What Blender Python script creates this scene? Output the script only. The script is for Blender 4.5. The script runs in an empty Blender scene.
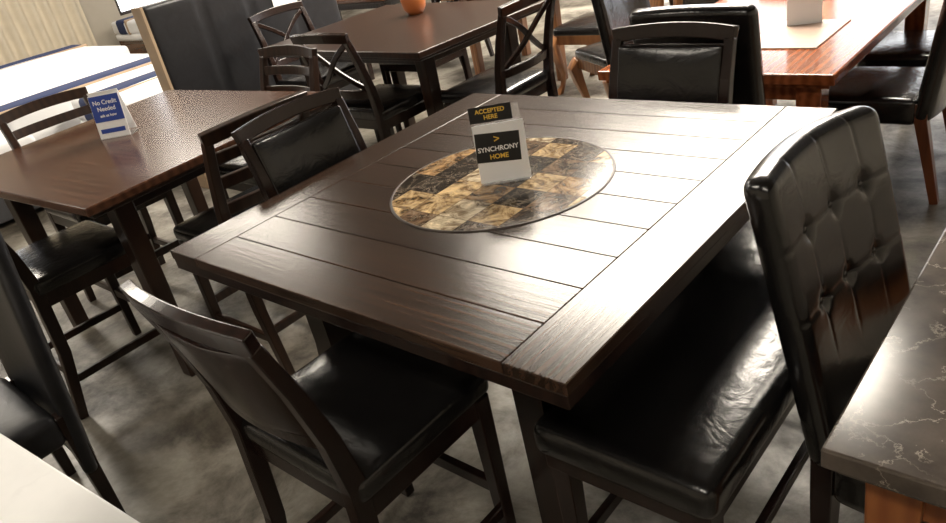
import bpy, math, random
from mathutils import Matrix, Vector
random.seed(4)
D=bpy.data; C=bpy.context
def link(o): C.scene.collection.objects.link(o); return o
# ---------------------------------------------------------------- materials
def newmat(name):
    m=D.materials.new(name); m.use_nodes=True
    nt=m.node_tree; b=nt.nodes['Principled BSDF']; return m,nt,b
def N(nt,t,**k):
    n=nt.nodes.new(t)
    for a,v in k.items():
        if a.startswith('i_'):
            n.inputs[a[2:].replace('_',' ')].default_value=v
        else: setattr(n,a,v)
    return n
def ramp(nt,stops,interp='LINEAR'):
    r=nt.nodes.new('ShaderNodeValToRGB'); cr=r.color_ramp; cr.interpolation=interp
    while len(cr.elements)<len(stops): cr.elements.new(.5)
    for e,(p,c) in zip(cr.elements,stops):
        e.position=p; e.color=(c[0],c[1],c[2],1)
    return r
def plain(name,col,rough=.5,metal=0,noise=.0,coat=0):
    m,nt,b=newmat(name)
    b.inputs['Roughness'].default_value=rough; b.inputs['Metallic'].default_value=metal
    b.inputs['Coat Weight'].default_value=coat
    tc=N(nt,'ShaderNodeTexCoord'); n=N(nt,'ShaderNodeTexNoise',i_Scale=6.0,i_Detail=5.0)
    nt.links.new(tc.outputs['Object'],n.inputs['Vector'])
    k=1-noise
    r=ramp(nt,[(.3,[c*k for c in col]),(.7,col)])
    nt.links.new(n.outputs['Fac'],r.inputs[0]); nt.links.new(r.outputs[0],b.inputs['Base Color'])
    return m
def leather(name,col=(.012,.011,.011),rough=.3,wr=.10,coat=0):
    m,nt,b=newmat(name)
    b.inputs['Roughness'].default_value=rough
    b.inputs['Coat Weight'].default_value=coat; b.inputs['Coat Roughness'].default_value=.16
    tc=N(nt,'ShaderNodeTexCoord'); n=N(nt,'ShaderNodeTexNoise',i_Scale=13.0,i_Detail=5.0,i_Distortion=1.0)
    v=N(nt,'ShaderNodeTexVoronoi',i_Scale=330.0)
    nt.links.new(tc.outputs['Object'],n.inputs['Vector']); nt.links.new(tc.outputs['Object'],v.inputs['Vector'])
    b1=N(nt,'ShaderNodeBump',i_Strength=wr,i_Distance=.012); b2=N(nt,'ShaderNodeBump',i_Strength=.12,i_Distance=.001)
    nt.links.new(n.outputs['Fac'],b1.inputs['Height']); nt.links.new(v.outputs['Distance'],b2.inputs['Height'])
    nt.links.new(b1.outputs[0],b2.inputs['Normal']); nt.links.new(b2.outputs[0],b.inputs['Normal']); nt.links.new(b1.outputs[0],b.inputs['Coat Normal'])
    r=ramp(nt,[(.3,[c*.75 for c in col]),(.7,[c*1.25 for c in col])])
    nt.links.new(n.outputs['Fac'],r.inputs[0]); nt.links.new(r.outputs[0],b.inputs['Base Color'])
    return m
def wood(name,c1,c2,rough=.3,axis=0,coat=.0,plank=None,bump=.08,brushed=False):
    m,nt,b=newmat(name)
    tc=N(nt,'ShaderNodeTexCoord'); mp=N(nt,'ShaderNodeMapping')
    s=[14,14,14]; s[axis]=1.0; mp.inputs['Scale'].default_value=s
    nt.links.new(tc.outputs['Object'],mp.inputs['Vector'])
    vec=mp.outputs[0]
    if plank:
        sx=N(nt,'ShaderNodeSeparateXYZ'); nt.links.new(tc.outputs['Object'],sx.inputs[0])
        a=N(nt,'ShaderNodeMath',operation='DIVIDE'); a.inputs[1].default_value=plank
        nt.links.new(sx.outputs['Y'],a.inputs[0])
        f=N(nt,'ShaderNodeMath',operation='FLOOR'); nt.links.new(a.outputs[0],f.inputs[0])
        w=N(nt,'ShaderNodeTexWhiteNoise',noise_dimensions='1D'); nt.links.new(f.outputs[0],w.inputs['W'])
        ad=N(nt,'ShaderNodeVectorMath',operation='MULTIPLY_ADD')
        nt.links.new(w.outputs['Color'],ad.inputs[0]); ad.inputs[1].default_value=(9,0,9); nt.links.new(vec,ad.inputs[2])
        vec=ad.outputs[0]
    n=N(nt,'ShaderNodeTexNoise',i_Scale=1.6,i_Detail=7.0,i_Roughness=.62,i_Distortion=1.1)
    nt.links.new(vec,n.inputs['Vector'])
    wv=N(nt,'ShaderNodeTexWave',i_Scale=.9 if brushed else .55,i_Distortion=9.0 if brushed else 7.0,i_Detail=3.0,i_Detail_Scale=.8)
    wv.bands_direction='Y' if axis==0 else 'X'
    nt.links.new(vec,wv.inputs['Vector'])
    mx=N(nt,'ShaderNodeMix',data_type='FLOAT'); mx.inputs[0].default_value=.3
    nt.links.new(n.outputs['Fac'],mx.inputs[2]); nt.links.new(wv.outputs['Fac'],mx.inputs[3])
    r=ramp(nt,[(.28,c1),(.68,c2)])
    nt.links.new(mx.outputs[0],r.inputs[0]); col=r.outputs[0]
    if plank:
        hs=N(nt,'ShaderNodeHueSaturation'); mr=N(nt,'ShaderNodeMapRange'); mr.inputs[3].default_value=.85; mr.inputs[4].default_value=1.15
        nt.links.new(w.outputs['Value'],mr.inputs[0]); nt.links.new(mr.outputs[0],hs.inputs['Value']); nt.links.new(col,hs.inputs['Color']); col=hs.outputs[0]
    nt.links.new(col,b.inputs['Base Color'])
    bp=N(nt,'ShaderNodeBump',i_Strength=bump,i_Distance=.004)
    nt.links.new(mx.outputs[0],bp.inputs['Height']); out=bp.outputs[0]
    if brushed:
        m2=N(nt,'ShaderNodeMapping'); s2=[190,190,190]; s2[axis]=6; m2.inputs['Scale'].default_value=s2
        nt.links.new(tc.outputs['Object'],m2.inputs['Vector'])
        n2=N(nt,'ShaderNodeTexNoise',i_Scale=1.0,i_Detail=3.0); nt.links.new(m2.outputs[0],n2.inputs['Vector'])
        b2=N(nt,'ShaderNodeBump',i_Strength=.13,i_Distance=.001); nt.links.new(n2.outputs['Fac'],b2.inputs['Height']); nt.links.new(out,b2.inputs['Normal']); out=b2.outputs[0]
        pr=ramp(nt,[(.36,(.45,.45,.45)),(.46,(1,1,1))]); nt.links.new(n2.outputs['Fac'],pr.inputs[0])
        pm=N(nt,'ShaderNodeMix',data_type='RGBA',blend_type='MULTIPLY'); pm.inputs[0].default_value=1
        nt.links.new(col,pm.inputs[6]); nt.links.new(pr.outputs[0],pm.inputs[7]); nt.links.new(pm.outputs[2],b.inputs['Base Color'])
    if bump>0: nt.links.new(out,b.inputs['Normal'])
    b.inputs['Roughness'].default_value=rough; b.inputs['Coat Weight'].default_value=coat; b.inputs['Coat Roughness'].default_value=.15
    return m
def marble(name,base1,base2,vein,scale=5,rough=.15,width=.03,vs=1.0):
    m,nt,b=newmat(name)
    tc=N(nt,'ShaderNodeTexCoord')
    n=N(nt,'ShaderNodeTexNoise',i_Scale=float(scale),i_Detail=8.0,i_Roughness=.65)
    nt.links.new(tc.outputs['Object'],n.inputs['Vector'])
    r=ramp(nt,[(.35,base1),(.65,base2)]); nt.links.new(n.outputs['Fac'],r.inputs[0])
    ma=N(nt,'ShaderNodeVectorMath',operation='MULTIPLY_ADD'); ma.inputs[1].default_value=(.3,.3,.3)
    nt.links.new(n.outputs['Color'],ma.inputs[0]); nt.links.new(tc.outputs['Object'],ma.inputs[2])
    v=N(nt,'ShaderNodeTexVoronoi',feature='DISTANCE_TO_EDGE',i_Scale=float(scale)*1.3)
    nt.links.new(ma.outputs[0],v.inputs['Vector'])
    n2=N(nt,'ShaderNodeTexNoise',i_Scale=float(scale)*1.5,i_Detail=3.0); nt.links.new(tc.outputs['Object'],n2.inputs['Vector'])
    vr=ramp(nt,[(0,(vs,vs,vs)),(width,(0,0,0))]); nt.links.new(v.outputs['Distance'],vr.inputs[0])
    mk=ramp(nt,[(.38,(0,0,0)),(.6,(1,1,1))]); nt.links.new(n2.outputs['Fac'],mk.inputs[0])
    mu=N(nt,'ShaderNodeMath',operation='MULTIPLY'); nt.links.new(vr.outputs[0],mu.inputs[0]); nt.links.new(mk.outputs[0],mu.inputs[1])
    mx=N(nt,'ShaderNodeMix',data_type='RGBA'); nt.links.new(mu.outputs[0],mx.inputs[0]); nt.links.new(r.outputs[0],mx.inputs[6]); mx.inputs[7].default_value=(*vein,1)
    nt.links.new(mx.outputs[2],b.inputs['Base Color']); b.inputs['Roughness'].default_value=rough
    return m
def mosaic(name,tile=.104):
    m,nt,b=newmat(name)
    tc=N(nt,'ShaderNodeTexCoord')
    dv=N(nt,'ShaderNodeVectorMath',operation='SCALE'); dv.inputs['Scale'].default_value=1/tile
    nt.links.new(tc.outputs['Object'],dv.inputs[0])
    of=N(nt,'ShaderNodeVectorMath',operation='ADD'); of.inputs[1].default_value=(.2,.35,0); nt.links.new(dv.outputs[0],of.inputs[0])
    fl=N(nt,'ShaderNodeVectorMath',operation='FLOOR'); nt.links.new(of.outputs[0],fl.inputs[0])
    fr=N(nt,'ShaderNodeVectorMath',operation='FRACTION'); nt.links.new(of.outputs[0],fr.inputs[0])
    s2=N(nt,'ShaderNodeSeparateXYZ'); nt.links.new(fl.outputs[0],s2.inputs[0])
    cmb=N(nt,'ShaderNodeCombineXYZ',i_Z=11.0); nt.links.new(s2.outputs[0],cmb.inputs[0]); nt.links.new(s2.outputs[1],cmb.inputs[1])
    wn=N(nt,'ShaderNodeTexWhiteNoise',noise_dimensions='3D'); nt.links.new(cmb.outputs[0],wn.inputs['Vector'])
    base=ramp(nt,[(0,(.44,.31,.16)),(.18,(.06,.040,.027)),(.36,(.50,.41,.28)),(.54,(.14,.09,.055)),(.70,(.34,.21,.10)),(.84,(.03,.022,.017))],'CONSTANT')
    nt.links.new(wn.outputs['Value'],base.inputs[0])
    off=N(nt,'ShaderNodeVectorMath',operation='MULTIPLY_ADD'); off.inputs[1].default_value=(5,5,5)
    nt.links.new(wn.outputs['Color'],off.inputs[0]); nt.links.new(tc.outputs['Object'],off.inputs[2])
    n=N(nt,'ShaderNodeTexNoise',i_Scale=14.0,i_Detail=9.0,i_Roughness=.72,i_Distortion=1.4); nt.links.new(off.outputs[0],n.inputs['Vector'])
    nr=ramp(nt,[(.36,(.05,.04,.032)),(.45,(.5,.43,.36)),(.52,(1,1,1)),(.64,(1.8,1.8,1.75))]); nt.links.new(n.outputs['Fac'],nr.inputs[0])
    mu=N(nt,'ShaderNodeMix',data_type='RGBA',blend_type='MULTIPLY'); mu.inputs[0].default_value=1
    nt.links.new(base.outputs[0],mu.inputs[6]); nt.links.new(nr.outputs[0],mu.inputs[7])
    md=N(nt,'ShaderNodeVectorMath',operation='MULTIPLY_ADD'); md.inputs[1].default_value=(.14,.14,.14)
    nt.links.new(n.outputs['Color'],md.inputs[0]); nt.links.new(off.outputs[0],md.inputs[2])
    v=N(nt,'ShaderNodeTexVoronoi',feature='DISTANCE_TO_EDGE',i_Scale=17.0); nt.links.new(md.outputs[0],v.inputs['Vector'])
    vr=ramp(nt,[(0,(.6,.6,.6)),(.04,(0,0,0))]); nt.links.new(v.outputs['Distance'],vr.inputs[0])
    vm=N(nt,'ShaderNodeMix',data_type='RGBA'); nt.links.new(vr.outputs[0],vm.inputs[0]); nt.links.new(mu.outputs[2],vm.inputs[6]); vm.inputs[7].default_value=(.42,.35,.26,1)
    s3=N(nt,'ShaderNodeSeparateXYZ'); nt.links.new(fr.outputs[0],s3.inputs[0])
    def edge(o):
        a=N(nt,'ShaderNodeMath',operation='SUBTRACT'); nt.links.new(o,a.inputs[0]); a.inputs[1].default_value=.5
        c=N(nt,'ShaderNodeMath',operation='ABSOLUTE'); nt.links.new(a.outputs[0],c.inputs[0]); return c.outputs[0]
    mxx=N(nt,'ShaderNodeMath',operation='MAXIMUM'); nt.links.new(edge(s3.outputs[0]),mxx.inputs[0]); nt.links.new(edge(s3.outputs[1]),mxx.inputs[1])
    gt=N(nt,'ShaderNodeMath',operation='GREATER_THAN'); gt.inputs[1].default_value=.49; nt.links.new(mxx.outputs[0],gt.inputs[0])
    gm=N(nt,'ShaderNodeMix',data_type='RGBA'); nt.links.new(gt.outputs[0],gm.inputs[0]); nt.links.new(vm.outputs[2],gm.inputs[6]); gm.inputs[7].default_value=(.10,.065,.04,1)
    nt.links.new(gm.outputs[2],b.inputs['Base Color']); b.inputs['Roughness'].default_value=.14
    return m
def emis(name,col,s):
    m,nt,b=newmat(name); b.inputs['Emission Color'].default_value=(*col,1); b.inputs['Emission Strength'].default_value=s
    b.inputs['Base Color'].default_value=(*col,1); return m

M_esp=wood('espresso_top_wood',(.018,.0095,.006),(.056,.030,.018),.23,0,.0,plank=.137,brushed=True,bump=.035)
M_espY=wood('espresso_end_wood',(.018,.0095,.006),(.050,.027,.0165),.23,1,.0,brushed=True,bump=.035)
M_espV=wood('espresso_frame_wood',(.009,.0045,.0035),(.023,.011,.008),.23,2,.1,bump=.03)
M_brn=wood('brown_table_wood',(.046,.019,.011),(.098,.042,.022),.23,0,.0,bump=0)
M_brnL=wood('dark_brown_leg_wood',(.015,.007,.0045),(.036,.017,.010),.3,2,bump=.03)
M_red=wood('cherry_gloss_wood',(.17,.042,.013),(.36,.105,.033),.13,1,.3,bump=.015)
M_org=wood('orange_oak_wood',(.22,.065,.017),(.34,.12,.036),.3,2,bump=.03)
M_mah=wood('mahogany_leg_wood',(.10,.028,.010),(.18,.055,.02),.3,2,bump=.03)
M_gold=wood('honey_carved_wood',(.17,.065,.024),(.33,.15,.06),.3,2,bump=.03)
M_lea=leather('black_leather',(.007,.0065,.0065),.24,.20,.5)
M_leat=leather('tufted_black_leather',(.007,.0065,.0065),.24,.10,.6)
M_lea2=leather('charcoal_leather',(.012,.012,.014),.38)
M_mar=marble('grey_brown_marble',(.055,.044,.036),(.14,.115,.095),(.52,.46,.38),6.5,.16,.025,1.0)
M_wmar=marble('white_marble',(.84,.84,.83),(.92,.92,.91),(.6,.6,.6),2.5,.15,.03,.25)
M_mos=mosaic('marble_mosaic')
M_white=plain('white_paper',(.93,.93,.93),.4)
M_sheet=plain('white_bedding',(.86,.86,.87),.8,noise=.06)
M_navy=plain('navy_blanket',(.02,.035,.11),.8,noise=.2)
M_tan=plain('tan_trim',(.42,.30,.19),.6,noise=.2)
M_blk=plain('black_print',(.012,.012,.012),.35)
M_gry=plain('grey_fabric',(.06,.06,.065),.7,noise=.3)
M_gld=plain('yellow_print',(.85,.55,.08),.4)
M_blue=plain('blue_print',(.03,.07,.35),.35)
M_cer=plain('orange_ceramic',(.65,.20,.06),.3,noise=.2)
M_metal=plain('dark_metal',(.05,.04,.035),.35,.8)
M_wall=plain('wall_paint',(.50,.45,.37),.7,noise=.05)
M_ceil=plain('ceiling_paint',(.12,.108,.094),.8,noise=.1)
M_cur=plain('cream_curtain',(.72,.64,.50),.8,noise=.1)
M_mat=plain('woven_mat',(.62,.45,.36),.4,noise=.3)
WARM=(1,.91,.78)
M_lamp=emis('lamp_diffuser',WARM,52)
M_lampb=emis('lamp_diffuser_mid',WARM,30)
M_lamp2=emis('lamp_diffuser_dim',WARM,22)
m,nt,b=newmat('acrylic'); M_acr=m
b.inputs['Base Color'].default_value=(.95,.97,.97,1); b.inputs['Roughness'].default_value=.05; b.inputs['Alpha'].default_value=.18
m,nt,b=newmat('window_glass'); M_gls=m
b.inputs['Base Color'].default_value=(.9,.95,.95,1); b.inputs['Roughness'].default_value=.05; b.inputs['Alpha'].default_value=.12
# concrete floor: mottled slab + darker stains
m,nt,b=newmat('concrete'); M_flr=m
tc=N(nt,'ShaderNodeTexCoord'); n=N(nt,'ShaderNodeTexNoise',i_Scale=2.6,i_Detail=12.0,i_Roughness=.72,i_Distortion=.3)
nt.links.new(tc.outputs['Object'],n.inputs['Vector'])
r=ramp(nt,[(.36,(.06,.052,.042)),(.45,(.17,.152,.126)),(.54,(.29,.268,.228)),(.64,(.40,.375,.325)),(.74,(.22,.20,.17))]); nt.links.new(n.outputs['Fac'],r.inputs[0])
n3=N(nt,'ShaderNodeTexNoise',i_Scale=1.1,i_Detail=6.0,i_Roughness=.6); nt.links.new(tc.outputs['Object'],n3.inputs['Vector'])
r3=ramp(nt,[(.40,(.42,.39,.35)),(.56,(1,1,1))]); nt.links.new(n3.outputs['Fac'],r3.inputs[0])
mm_=N(nt,'ShaderNodeMix',data_type='RGBA',blend_type='MULTIPLY'); mm_.inputs[0].default_value=1
nt.links.new(r.outputs[0],mm_.inputs[6]); nt.links.new(r3.outputs[0],mm_.inputs[7]); nt.links.new(mm_.outputs[2],b.inputs['Base Color'])
r2=ramp(nt,[(.35,(.55,.55,.55)),(.6,(.32,.32,.32))]); nt.links.new(n.outputs['Fac'],r2.inputs[0]); nt.links.new(r2.outputs[0],b.inputs['Roughness'])
# ---------------------------------------------------------------- builder
class B:
    def __init__(s,name,loc=(0,0,0),rot=0,bevel=.004):
        s.name=name; s.M=Matrix.Translation(loc)@Matrix.Rotation(math.radians(rot),4,'Z')
        s.v=[];s.f=[];s.m=[];s.sm=[];s.mats=[];s.bevel=bevel
    def mi(s,mat):
        if mat not in s.mats: s.mats.append(mat)
        return s.mats.index(mat)
    def add(s,vs,fs,mat,smooth=False):
        o=len(s.v); s.v+=[tuple(v) for v in vs]; i=s.mi(mat)
        for f in fs: s.f.append([o+k for k in f]); s.m.append(i); s.sm.append(smooth)
    def box(s,c,d,mat,X=None):
        X=X or Matrix()
        vs=[X@Vector((c[0]+sx*d[0]/2,c[1]+sy*d[1]/2,c[2]+sz*d[2]/2)) for sx in(-1,1) for sy in(-1,1) for sz in(-1,1)]
        s.add(vs,[(0,1,3,2),(4,6,7,5),(0,4,5,1),(2,3,7,6),(0,2,6,4),(1,5,7,3)],mat)
    def strip(s,pts,sizes,mat,up=(0,0,1),smooth=False,X=None):
        pts=[Vector(p) for p in pts]; up=Vector(up); vs=[];fs=[]; n=len(pts)
        if not isinstance(sizes,list): sizes=[sizes]*n
        for i,p in enumerate(pts):
            t=(pts[min(i+1,n-1)]-pts[max(i-1,0)]).normalized()
            sd=t.cross(up).normalized(); u=sd.cross(t).normalized(); a,h=sizes[i]
            for x,y in((-1,-1),(1,-1),(1,1),(-1,1)):
                q=p+sd*x*a/2+u*y*h/2
                vs.append(X@q if X else q)
        for i in range(n-1):
            for k in range(4):
                fs.append((i*4+k,i*4+(k+1)%4,(i+1)*4+(k+1)%4,(i+1)*4+k))
        fs.append((3,2,1,0)); e=(n-1)*4; fs.append((e,e+1,e+2,e+3))
        s.add(vs,fs,mat,smooth)
    def rbox(s,h,r,mat,X=None,n=8,fn=None):
        X=X or Matrix(); r=min(r,min(h)*.999)
        ax=[]
        for hh in h:
            l=[-hh+r*(1-math.cos(k*math.pi/8)) for k in range(4)]
            inn=hh-r; m2=n if inn>r*.5 else 1
            l+=[-inn+2*inn*k/m2 for k in range(m2+1)]
            l+=[-q for q in reversed(l[:4])]
            ax.append(l)
        L=[len(a)-1 for a in ax]; idx={}; vs=[];fs=[]
        def V(i,j,k):
            key=(i,j,k)
            if key in idx: return idx[key]
            p=Vector((ax[0][i],ax[1][j],ax[2][k]))
            q=Vector([max(-(h[a]-r),min(h[a]-r,p[a])) for a in range(3)])
            d=p-q
            if d.length>1e-9: p=q+d.normalized()*r
            if fn: p=Vector(fn(p))
            idx[key]=len(vs); vs.append(X@p); return idx[key]
        for (a,b2,c) in ((0,1,2),(1,2,0),(2,0,1)):
            for side in (0,L[c]):
                for i in range(L[a]):
                    for j in range(L[b2]):
                        q=[]
                        for di,dj in((0,0),(1,0),(1,1),(0,1)):
                            k=[0,0,0]; k[a]=i+di;k[b2]=j+dj;k[c]=side; q.append(V(*k))
                        fs.append(q if side else q[::-1])
        s.add(vs,fs,mat,True)
    def lathe(s,prof,mat,c=(0,0,0),n=32):
        vs=[];fs=[]
        for r,z in prof:
            for k in range(n):
                a=2*math.pi*k/n; vs.append((c[0]+r*math.cos(a),c[1]+r*math.sin(a),c[2]+z))
        for i in range(len(prof)-1):
            for k in range(n): fs.append((i*n+k,i*n+(k+1)%n,(i+1)*n+(k+1)%n,(i+1)*n+k))
        s.add(vs,fs,mat,True)
    def done(s,parent=None):
        me=D.meshes.new(s.name); me.from_pydata(s.v,[],s.f)
        for m in s.mats: me.materials.append(m)
        for p,i,q in zip(me.polygons,s.m,s.sm): p.material_index=i; p.use_smooth=q
        me.update(); o=D.objects.new(s.name,me); link(o); o.matrix_world=s.M
        if s.bevel:
            bv=o.modifiers.new('bevel','BEVEL'); bv.width=s.bevel; bv.segments=2; bv.limit_method='ANGLE'; bv.angle_limit=math.radians(40)
        return o
T=Matrix.Translation
def R(a,ax): return Matrix.Rotation(math.radians(a),4,ax)
# ---------------------------------------------------------------- chairs
def puff(h,amt):
    def f(p):
        if p.z>0:
            u=min(1,abs(p.x)/h[0]); v=min(1,abs(p.y)/h[1])
            p=Vector((p.x,p.y,p.z+amt*(1-u**2.4)*(1-v**2.4)))
        return p
    return f
CN={'pad':'padded_counter_chair','slat':'slat_back_counter_chair','x':'cross_back_counter_chair'}
def counter_chair(loc,rot,style='pad',wd=M_espV,lea=M_lea,w=.49,sh=.62,top=1.06):
    b=B(CN[style],loc,rot,.004); hw=w/2
    b.box((0,0,sh-.085),(w-.02,.42,.06),wd)
    h=(hw,.225,.035); b.rbox(h,.026,lea,T((0,.005,sh-.03)),8,puff(h,.014))
    for sx in(-1,1):
        x=sx*(hw-.028)
        b.strip([(x,.195,0),(x,.19,sh-.06)],[(.034,.034),(.046,.046)],wd,up=(0,1,0))
        pts=[(x,-.275,0),(x,-.222,.3),(x,-.205,sh-.02),(x,-.225,sh+.13),(x,-.262,sh+.28),(x,-.305,top-.03)]
        b.strip(pts,[(.036,.036),(.04,.045),(.042,.05),(.04,.042),(.038,.036),(.036,.03)],wd,up=(0,1,0))
        b.strip([(x,.19,.17),(x,-.24,.17)],(.022,.034),wd)
    b.box((0,.19,.25),(w-.06,.024,.04),wd); b.box((0,-.235,.2),(w-.06,.022,.034),wd)
    n=12
    def yb(z): # back line y at height z
        ks=[(sh-.02,-.205),(sh+.13,-.225),(sh+.28,-.262),(top,-.31)]
        for (z0,y0),(z1,y1) in zip(ks,ks[1:]):
            if z<=z1: return y0+(y1-y0)*(z-z0)/(z1-z0)
        return ks[-1][1]
    def rail(z,hh,th,ext=0,arch=0,cv=.028,dy=0):
        pts=[]
        for i in range(n+1):
            u=-1+2*i/n
            pts.append((u*(hw-.02+ext),yb(z)-cv*(1-u*u)+dy,z+arch*(1-u*u)))
        b.strip(pts,(th,hh),wd,up=(0,-.22,1))
    rail(top-.017,.052,.03,.010,.012)
    if style=='pad':
        z0=sh+.135; z1=top-.05
        rail(z0-.012,.045,.026,-.02)
        zc=(z0+z1)/2; hh=(z1-z0)/2+.008
        tilt=math.degrees(math.atan2(yb(z0)-yb(z1),z1-z0))
        hx=hw-.045
        def cf(p):
            u=p.x/hx; v=p.z/hh
            y=p.y-.028*(1-u*u)
            if p.y>0: y+=.012*max(0,(1-u**4))*max(0,(1-v**4))
            return Vector((p.x,y,p.z))
        b.rbox((hx,.012,hh),.010,lea,T((0,yb(zc)+.012,zc))@R(tilt,'X'),10,cf)
        b.rbox((hx,.008,hh),.003,wd,T((0,yb(zc)-.008,zc))@R(tilt,'X'),10,lambda p:Vector((p.x,p.y-.028*(1-(p.x/hx)**2),p.z)))
    elif style=='slat':
        for z in(sh+.13,sh+.24): rail(z,.05,.018,-.02)
        rail(top-.1,.045,.018,-.02)
    elif style=='x':
        rail(sh+.1,.05,.022,-.02)
        za=sh+.12; zb=top-.05; xx=hw-.05
        for s1 in(-1,1):
            pts=[]
            for i in range(9):
                t=i/8; u=-1+2*t
                pts.append((s1*xx*u*(1-.25*(1-abs(u))),yb(za+(zb-za)*t)-.02*(1-u*u)-.004*s1,za+(zb-za)*t))
            b.strip(pts,(.03,.016),wd,up=(0,1,0))
    return b.done()
def parsons_chair(loc,rot,tuft=False,leg=M_espV,lea=M_lea,w=.48,sh=.48,top=1.08,th=.07,tilt=13,name='upholstered_dining_chair',z0=None,splay=.075):
    b=B(name,loc,rot,.003); hw=w/2
    h=(hw,.225,.06); b.rbox(h,.03,lea,T((0,.02,sh-.06)),10,puff(h,.015))
    for sx in(-1,1):
        x=sx*(hw-.03)
        b.strip([(x,.215,0),(x,.215,sh-.1)],[(.032,.032),(.048,.048)],leg,up=(0,1,0))
        b.strip([(x,-.225-splay,0),(x,-.222,sh-.1),(x,-.222,sh-.02)],[(.036,.034),(.05,.05),(.05,.05)],leg,up=(0,1,0))
    if z0 is None: z0=sh-.10
    H=(top-z0)/math.cos(math.radians(tilt))/2
    px=[-w*.26,0,w*.26]; pz=[H*.08,H*.54]
    def seam(d): return math.exp(-(d/.004)**2)
    def fn(p):
        u=p.x/hw; v=p.z/H
        y=p.y-.03*(1-u*u); z=p.z
        z+=.02*(1-u*u)*max(0,v)
        if p.y>0:
            y+=.012*max(0,1-u**4)*max(0,1-v**4)
            if tuft:
                for a in px:
                    for c in pz:
                        d2=(p.x-a)**2+(p.z-c)**2
                        y-=.012*math.exp(-d2/.00035)
                k=1/(1+math.exp(-(v+.30)*25))
                for a in px: y-=k*.0018*seam(p.x-a)
                for c in pz: y-=.0018*seam(p.z-c)
        return Vector((p.x,y,z))
    X=T((0,-.215,z0))@R(tilt,'X')@T((0,0,H))
    b.rbox((hw,th/2,H),min(.03,th*.45),lea,X,(90 if tuft else 12),fn)
    if tuft:
        for a in px:
            for c in pz:
                u=a/hw; v=c/H; yy=th/2-.03*(1-u*u)+.012*(1-u**4)*(1-v**4)-.0145
                b.lathe([(0,.006),(.006,.005),(.010,.001),(.011,-.004)],lea,n=14)
                k=14*4
                Y=X@T((a,yy,c+.02*(1-u*u)*max(0,v)))@R(-90,'X')
                b.v[-k:]=[tuple(Y@Vector(q)) for q in b.v[-k:]]
    return b.done()
# ---------------------------------------------------------------- MAIN TABLE
t=B('counter_height_dining_table',(0,0,0),0,.0022)
S=.685
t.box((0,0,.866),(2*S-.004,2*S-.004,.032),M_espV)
for i in range(10):
    y0=-S+i*.137
    t.box((0,y0+.0685,.896),(1.086-.001,.137-.0008,.028),M_esp)
for sx in(-1,1):
    t.box((sx*(.543+.071),0,.896),(.142,2*S,.028),M_espY)
for sx in(-1,1):
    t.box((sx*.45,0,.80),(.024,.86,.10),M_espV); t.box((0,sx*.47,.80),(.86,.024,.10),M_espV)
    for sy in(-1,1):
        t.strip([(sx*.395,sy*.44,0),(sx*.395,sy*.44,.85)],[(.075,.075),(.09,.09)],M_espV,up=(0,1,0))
n=96
t.lathe([(0,.9125),(.316,.9125)],M_mos,n=n)
t.lathe([(.314,.9105),(.314,.9130),(.322,.9130),(.323,.9105)],M_metal,n=n)
t.done()
counter_chair((0,-.665,0),0)
counter_chair((-.66,.02,0),-90)
counter_chair((.03,.68,0),180)
# bench
b=B('leather_bench',(.66,0,0),0,.004)
h=(.213,.556,.045); b.rbox(h,.032,M_lea,T((0,0,.58)),16,puff(h,.018))
b.box((0,0,.515),(.39,1.07,.05),M_espV)
for sx in(-1,1):
    for sy in(-1,1): b.strip([(sx*.17,sy*.50,0),(sx*.17,sy*.50,.5)],[(.036,.036),(.05,.05)],M_espV,up=(0,1,0))
    b.box((sx*.17,0,.22),(.022,.98,.035),M_espV)
for sy in(-1,1): b.box((0,sy*.5,.17),(.32,.022,.035),M_espV)
b.done()
# tufted chair facing +X
parsons_chair((1.205,-.03,0),-90-8,tuft=True,w=.46,top=1.085,tilt=13,name='tufted_dining_chair',z0=.44,splay=.0,lea=M_leat)
# ---------------------------------------------------------------- signs
def root(name,loc,rot):
    e=D.objects.new(name,None); link(e); e.matrix_world=T(loc)@R(rot,'Z'); e.empty_display_size=.05; return e
def child(b,e,name):
    o=b.done(); o.name=name; o.parent=e; o.matrix_parent_inverse=Matrix()
    return o
def text(e,s,size,M,mat,name):
    c=D.curves.new(name,'FONT'); c.body=s; c.size=size; c.align_x='CENTER'; c.align_y='CENTER'; c.extrude=.0003; c.offset=.0004
    o=D.objects.new(name,c); link(o); c.materials.append(mat); o.parent=e; o.matrix_basis=M@R(90,'X'); return o
e=root('acrylic_sign_stand',(.028,-.008,.9135),36); L=R(-8,'X')
b=B('base'); b.bevel=.001; b.box((0,.02,.002),(.14,.07,.004),M_acr); b.box((0,.006,.106),(.13,.003,.21),M_acr,L); child(b,e,'acrylic_sheet')
b=B('card'); b.bevel=0; b.box((0,.003,.083),(.142,.002,.162),M_white,L); child(b,e,'white_card')
b=B('l1'); b.bevel=0; b.box((-.008,.0015,.098),(.124,.001,.082),M_blk,L@T((0,0,.098))@R(3,'Y')@T((0,0,-.098))); child(b,e,'black_label')
b=B('l2'); b.bevel=0; b.box((-.014,.0015,.193),(.118,.001,.044),M_blk,L); child(b,e,'upper_label')
text(e,'ACCEPTED',.0165,L@T((-.014,.0005,.201)),M_gld,'text_1')
text(e,'HERE',.0165,L@T((-.014,.0005,.184)),M_gld,'text_2')
text(e,'SYNCHRONY',.0187,L@T((-.008,.0005,.095)),M_white,'text_3')
text(e,'HOME',.0187,L@T((-.008,.0005,.073)),M_gld,'text_4')
text(e,'>',.03,L@T((-.008,.0005,.121)),M_gld,'text_5')
e=root('credit_sign',(-2.25,-.10,.912),38); L=R(-10,'X')
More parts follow.
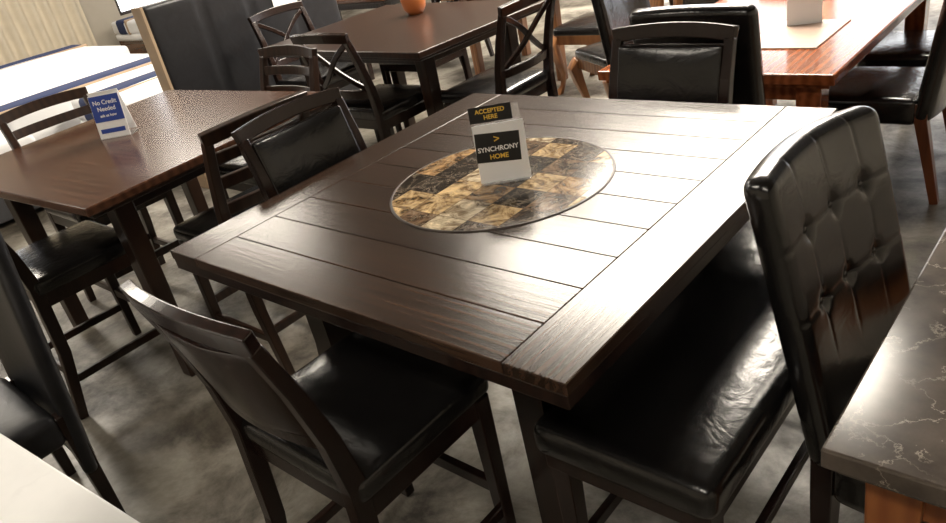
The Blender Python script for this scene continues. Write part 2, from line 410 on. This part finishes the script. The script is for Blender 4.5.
b=B('c'); b.bevel=.001; b.box((0,.04,.002),(.15,.09,.004),M_acr); b.box((0,0,.10),(.15,.004,.20),M_white,L); b.box((0,.075,.10),(.15,.004,.20),M_white,R(10,'X')@T((0,.002,0))); child(b,e,'card')
b=B('c'); b.bevel=0; b.box((0,-.003,.137),(.146,.001,.118),M_blue,L); b.box((0,-.003,.035),(.12,.001,.02),M_blue,L); child(b,e,'print')
text(e,'No Credit',.028,L@T((0,-.004,.165)),M_white,'text_1'); text(e,'Needed',.028,L@T((0,-.004,.135)),M_white,'text_2'); text(e,'ask us how',.018,L@T((0,-.004,.105)),M_white,'text_3')
# ---------------------------------------------------------------- other tables
def table(loc,rot,sx,sy,h,top,leg,th=.035,inset=.2,ls=.085,name='wooden_dining_table',apron=.08):
    b=B(name,loc,rot,.006)
    b.box((0,0,h-th/2),(sx,sy,th),top)
    b.box((0,0,h-th-.010),(sx-.05,sy-.05,.02),leg)
    ix=sx/2-inset; iy=sy/2-inset
    for a in(-1,1):
        b.box((a*ix,0,h-th-.02-apron/2),(.022,2*iy,apron),leg); b.box((0,a*iy,h-th-.02-apron/2),(2*ix,.022,apron),leg)
        for c in(-1,1):
            b.strip([(a*ix,c*iy,0),(a*ix,c*iy,h-th-.01)],[(ls*.8,ls*.8),(ls,ls)],leg,up=(0,1,0))
    return b.done()
table((-2.14,-.05,0),4,1.42,1.26,.912,M_brn,M_brnL,name='brown_wood_table')
counter_chair((-2.0,-.60,0),0,'slat',wd=M_brnL)
counter_chair((-1.42,-.03,0),90,'slat',wd=M_brnL)
counter_chair((-2.0,.47,0),180,'slat',wd=M_brnL)
counter_chair((-2.60,-.13,0),-90,'slat',wd=M_brnL)
table((-2.3,1.85,0),-3,1.6,1.15,.91,M_brnL,M_brnL,inset=.22,name='dark_wood_pub_table')
counter_chair((-2.05,1.34,0),0,'x',wd=M_espV)
counter_chair((-1.43,1.68,0),90,'x',wd=M_espV)
counter_chair((-2.7,2.36,0),180,'x',wd=M_espV)
counter_chair((-3.16,1.78,0),-90,'x',wd=M_espV)
# vase
b=B('ceramic_vase',(-2.42,2.13,.91),0,0); b.lathe([(0,0),(.05,0),(.075,.04),(.085,.10),(.07,.15),(.05,.17),(.055,.19),(.045,.19),(.04,.16)],M_cer); b.done()
# marble table on the right
b=B('marble_top_table',(1.035,-.49,0),0,.005)
b.box((.475,.85,.74),(.95,1.70,.042),M_mar); b.box((.475,.85,.708),(.91,1.66,.022),M_mar)
for x in(.10,.85):
    for y in(.10,1.60): b.strip([(x,y,0),(x,y,.70)],[(.06,.06),(.09,.09)],M_org,up=(0,1,0))
for x in(.09,.86): b.box((x,.85,.645),(.024,1.5,.10),M_org)
for y in(.09,1.61): b.box((.475,y,.645),(.75,.024,.10),M_org)
b.done()
# white marble table front left
b=B('white_marble_table',(-.33,-1.24,0),4.6,.006)
b.box((0,-.45,.69),(1.26,.90,.03),M_wmar); b.box((0,-.45,.665),(1.20,.84,.02),M_espV)
for x in(-.52,.52):
    for y in(-.12,-.78): b.strip([(x,y,0),(x,y,.66)],[(.05,.05),(.08,.08)],M_espV,up=(0,1,0))
b.done()
parsons_chair((-1.25,-1.29,0),180,top=1.08,w=.48,th=.05,tilt=5,name='tall_back_dining_chair',lea=M_lea2,z0=.22,splay=0)
# chair and cherry table behind
parsons_chair((.01,1.50,0),0,top=1.09,w=.50,tilt=9)
table((-.08,2.35,0),0,1.04,1.82,.76,M_red,M_red,th=.045,inset=.12,ls=.1,name='cherry_dining_table')
parsons_chair((.40,2.22,0),90,top=1.06,leg=M_mah,tilt=9)
parsons_chair((.42,2.85,0),90,top=1.06,leg=M_mah,tilt=9)
parsons_chair((-.6,2.2,0),-90,top=1.04,leg=M_mah,tilt=9)
b=B('woven_placemat',(.10,2.0,.76),0,.001); b.box((0,0,.003),(.32,.45,.006),M_mat); b.done()
b=B('menu_card',(.08,2.15,.766),20,.0); b.box((0,0,.11),(.15,.003,.22),M_white,R(-10,'X')); b.box((0,.07,.11),(.15,.003,.22),M_white,R(10,'X')); b.done()
# carved honey wood chair with cabriole legs
def carved(loc,rot):
    b=B('carved_wooden_chair',loc,rot,.003)
    h=(.25,.24,.04); b.rbox(h,.03,M_lea,T((0,0,.47)),6,puff(h,.02)); b.box((0,0,.42),(.5,.48,.07),M_gold)
    for sx in(-1,1):
        pts=[(sx*.25,.25,0),(sx*.225,.22,.06),(sx*.21,.20,.16),(sx*.235,.235,.30),(sx*.25,.25,.38),(sx*.225,.22,.44)]
        b.strip(pts,[(.05,.05),(.03,.03),(.035,.035),(.06,.06),(.075,.075),(.06,.06)],M_gold,up=(0,1,0),smooth=True)
        pts=[(sx*.23,-.30,0),(sx*.22,-.24,.2),(sx*.22,-.22,.45),(sx*.25,-.25,.7),(sx*.22,-.30,.95),(sx*.12,-.33,1.08)]
        b.strip(pts,(.04,.045),M_gold,up=(0,1,0),smooth=True)
    b.strip([(-.14,-.32,1.06),(-.07,-.33,1.12),(0,-.33,1.15),(.07,-.33,1.12),(.14,-.32,1.06)],(.035,.07),M_gold,smooth=True)
    b.strip([(0,-.225,.47),(0,-.25,.7),(0,-.29,.9),(0,-.33,1.1)],[(.10,.02),(.17,.02),(.10,.02),(.16,.02)],M_gold,up=(0,1,0),smooth=True)
    b.done()
carved((-1.25,2.75,0),150); carved((-1.9,3.45,0),90)
table((-2.8,3.9,0),0,1.3,1.1,.78,M_gold,M_gold,name='honey_dining_table')
table((-.9,4.7,0),0,1.6,1.0,.78,M_brnL,M_brnL); 
for x in(-1.2,-.5): parsons_chair((x,4.0,0),0,top=1.0)
table((-4.8,4.0,0),0,1.2,1.1,.78,M_brn,M_brnL)
for p,r in(((-4.8,3.2,0),0),((-3.95,4.0,0),90)): parsons_chair(p,r,top=1.0)
# ---------------------------------------------------------------- beds
def bed(loc,sx,sy,hb=None,hbm=M_gry,navy=.3,paper=False,npos=None,wood=None):
    b=B('display_bed',loc,0,.01)
    if npos is None: npos=sx-.35
    b.box((-sx/2,0,.16),(sx-.04,sy-.04,.24),wood or M_gry)
    for k,(z,hh) in enumerate(((.33,.06),(.48,.10))):
        h=(sx/2,sy/2,hh); b.rbox(h,.045,M_sheet,T((-sx/2,0,z)),10,puff(h,.025 if k else 0))
    b.rbox((navy/2,sy/2+.012,.115),.05,M_navy,T((-npos,0,.49)),6,puff((navy/2,sy/2),.012))
    b.rbox((.03,sy/2+.012,.117),.025,M_tan,T((-npos+navy/2+.06,0,.49)),6,None)
    if hb:
        # padded headboard: framed slab with vertical stitched channels
        def ch(p):
            if p.x>0:
                d=min(abs(p.y-q) for q in(-.38,0,.38)); p=Vector((p.x-.012*math.exp(-(d/.015)**2),p.y,p.z))
            return p
        b.rbox((.06,sy/2+.04,hb/2),.03,hbm,T((.07,0,hb/2)),40,ch)
        b.box((.07,-sy/2-.045,hb/2),(.13,.02,hb),M_tan)
        if paper: b.box((.135,.30,hb-.12),(.004,.22,.28),M_white)
    b.done()
bed((-3.85,1.75,0),1.95,1.52,1.30,M_lea2,.3,True)
bed((-4.9,-.40,0),2.0,1.5,None)
bed((-5.95,1.45,0),2.0,1.9,None,navy=.35,npos=.45)
bed((-8.2,1.8,0),1.9,1.9,None,navy=.35,npos=1.45)
bed((-7.2,-.9,0),2.0,1.9,None,navy=.35)
bed((-9.7,5.0,0),1.9,1.8,None,navy=.3,wood=M_brn)
# ---------------------------------------------------------------- room
X0,X1,Y0,Y1,H=-12,5,-5,9,3.6
def slab(name,c,d,mat,bev=0):
    b=B(name,(0,0,0),0,bev); b.box(c,d,mat); return b.done()
slab('floor',((X0+X1)/2,(Y0+Y1)/2,-.05),(X1-X0,Y1-Y0,.1),M_flr)
slab('ceiling',((X0+X1)/2,(Y0+Y1)/2,H+.05),(X1-X0,Y1-Y0,.1),M_ceil)
slab('wall_right',(X1+.05,(Y0+Y1)/2,H/2),(.1,Y1-Y0,H),M_wall)
slab('wall_front',((X0+X1)/2,Y0-.05,H/2),(X1-X0,.1,H),M_wall)
def wall_win(name,axis,pos,a0,a1,wins,z0,z1):
    b=B(name,(0,0,0),0,0)
    def bx(u0,u1,w0,w1):
        if axis=='y': b.box(((u0+u1)/2,pos,(w0+w1)/2),(u1-u0,.1,w1-w0),M_wall)
        else: b.box((pos,(u0+u1)/2,(w0+w1)/2),(.1,u1-u0,w1-w0),M_wall)
    bx(a0,a1,0,z0); bx(a0,a1,z1,H); c=a0
    for i,(u0,u1) in enumerate(wins):
        bx(c,u0,z0,z1); c=u1
    bx(c,a1,z0,z1); b.done()
wy=[(-5,-2.4),(-2.0,.6),(1.0,3.6)]; wx=[(-.5,1.2),(4.5,7)]
wall_win('wall_back','y',Y1+.05,X0,X1,wy,.6,3.2)
wall_win('wall_left','x',X0-.05,Y0,Y1,wx,.6,3.0)
k=1
for ax,pos,ws,z0,z1 in(('y',Y1+.05,wy,.6,3.2),('x',X0-.05,wx,.6,3.0)):
    for u0,u1 in ws:
        b=B('window_%d'%k,(0,0,0),0,.003); k+=1
        def bx(a,c,w0,w1,mat=M_metal,th=.06):
            if ax=='y': b.box(((a+c)/2,pos,(w0+w1)/2),(c-a,th,w1-w0),mat)
            else: b.box((pos,(a+c)/2,(w0+w1)/2),(th,c-a,w1-w0),mat)
        bx(u0,u1,z0,z0+.05);bx(u0,u1,z1-.05,z1);bx(u0,u0+.05,z0+.05,z1-.05);bx(u1-.05,u1,z0+.05,z1-.05)
        mm=(u0+u1)/2; bx(mm-.025,mm+.025,z0+.05,z1-.05); bx(u0+.05,mm-.025,z0+.05,z1-.05,M_gls,.008); bx(mm+.025,u1-.05,z0+.05,z1-.05,M_gls,.008)
        b.done()
slab('baseboard_left',(X0+.01,(Y0+Y1)/2,.06),(.02,Y1-Y0,.12),M_white)
slab('baseboard_back',((X0+X1)/2,Y1-.01,.06),(X1-X0,.02,.12),M_white)
b=B('window_curtain',(X0+.12,2.6,0),0,0)
vs=[];fs=[];nn=90
for i in range(nn+1):
    y=-1.3+2.6*i/nn; x=.05*math.sin(i*.9)
    vs+=[(x,y,.03),(x*.7,y,3.3)]
for i in range(nn): fs.append((2*i,2*i+2,2*i+3,2*i+1))
b.add(vs,fs,M_cur,True); b.done()
# ceiling light fixtures
def lamp(x,y,sx,sy,mat):
    b=B('ceiling_light',(x,y,H),0,0); b.box((0,0,-.03),(sx+.06,sy+.06,.06),M_white); b.box((0,0,-.064),(sx,sy,.006),mat); b.done()
lamp(-1.45,3.3,3.4,.9,M_lamp)
for y in(5.1,6.9): lamp(-1.85,y,2.6,.9,M_lamp)
lamp(-7.5,0,3,.6,M_lampb); lamp(-7.5,3,3,.6,M_lampb)
lamp(1.5,-2.5,2.4,.4,M_lamp2); lamp(-2.5,-2.0,2.4,.4,M_lamp2)
# world
w=D.worlds.new('World'); C.scene.world=w; w.use_nodes=True
bg=w.node_tree.nodes['Background']; bg.inputs[0].default_value=(.95,.96,1,1); bg.inputs[1].default_value=5.0
# camera
cd=D.cameras.new('camera'); cam=link(D.objects.new('camera',cd)); cd.lens=749/946*36; cd.sensor_width=36; cd.clip_start=.05
xa=Vector((.7483,.6354,-.1911)); ya=Vector((-.1751,.4671,.8666)); za=xa.cross(ya)
m3=Matrix((xa,ya,za)).transposed().to_4x4(); m3.translation=(1.342,-1.466,1.704)
cam.matrix_world=m3; C.scene.camera=cam
C.scene.view_settings.view_transform='Standard'
C.scene.view_settings.exposure=-.35
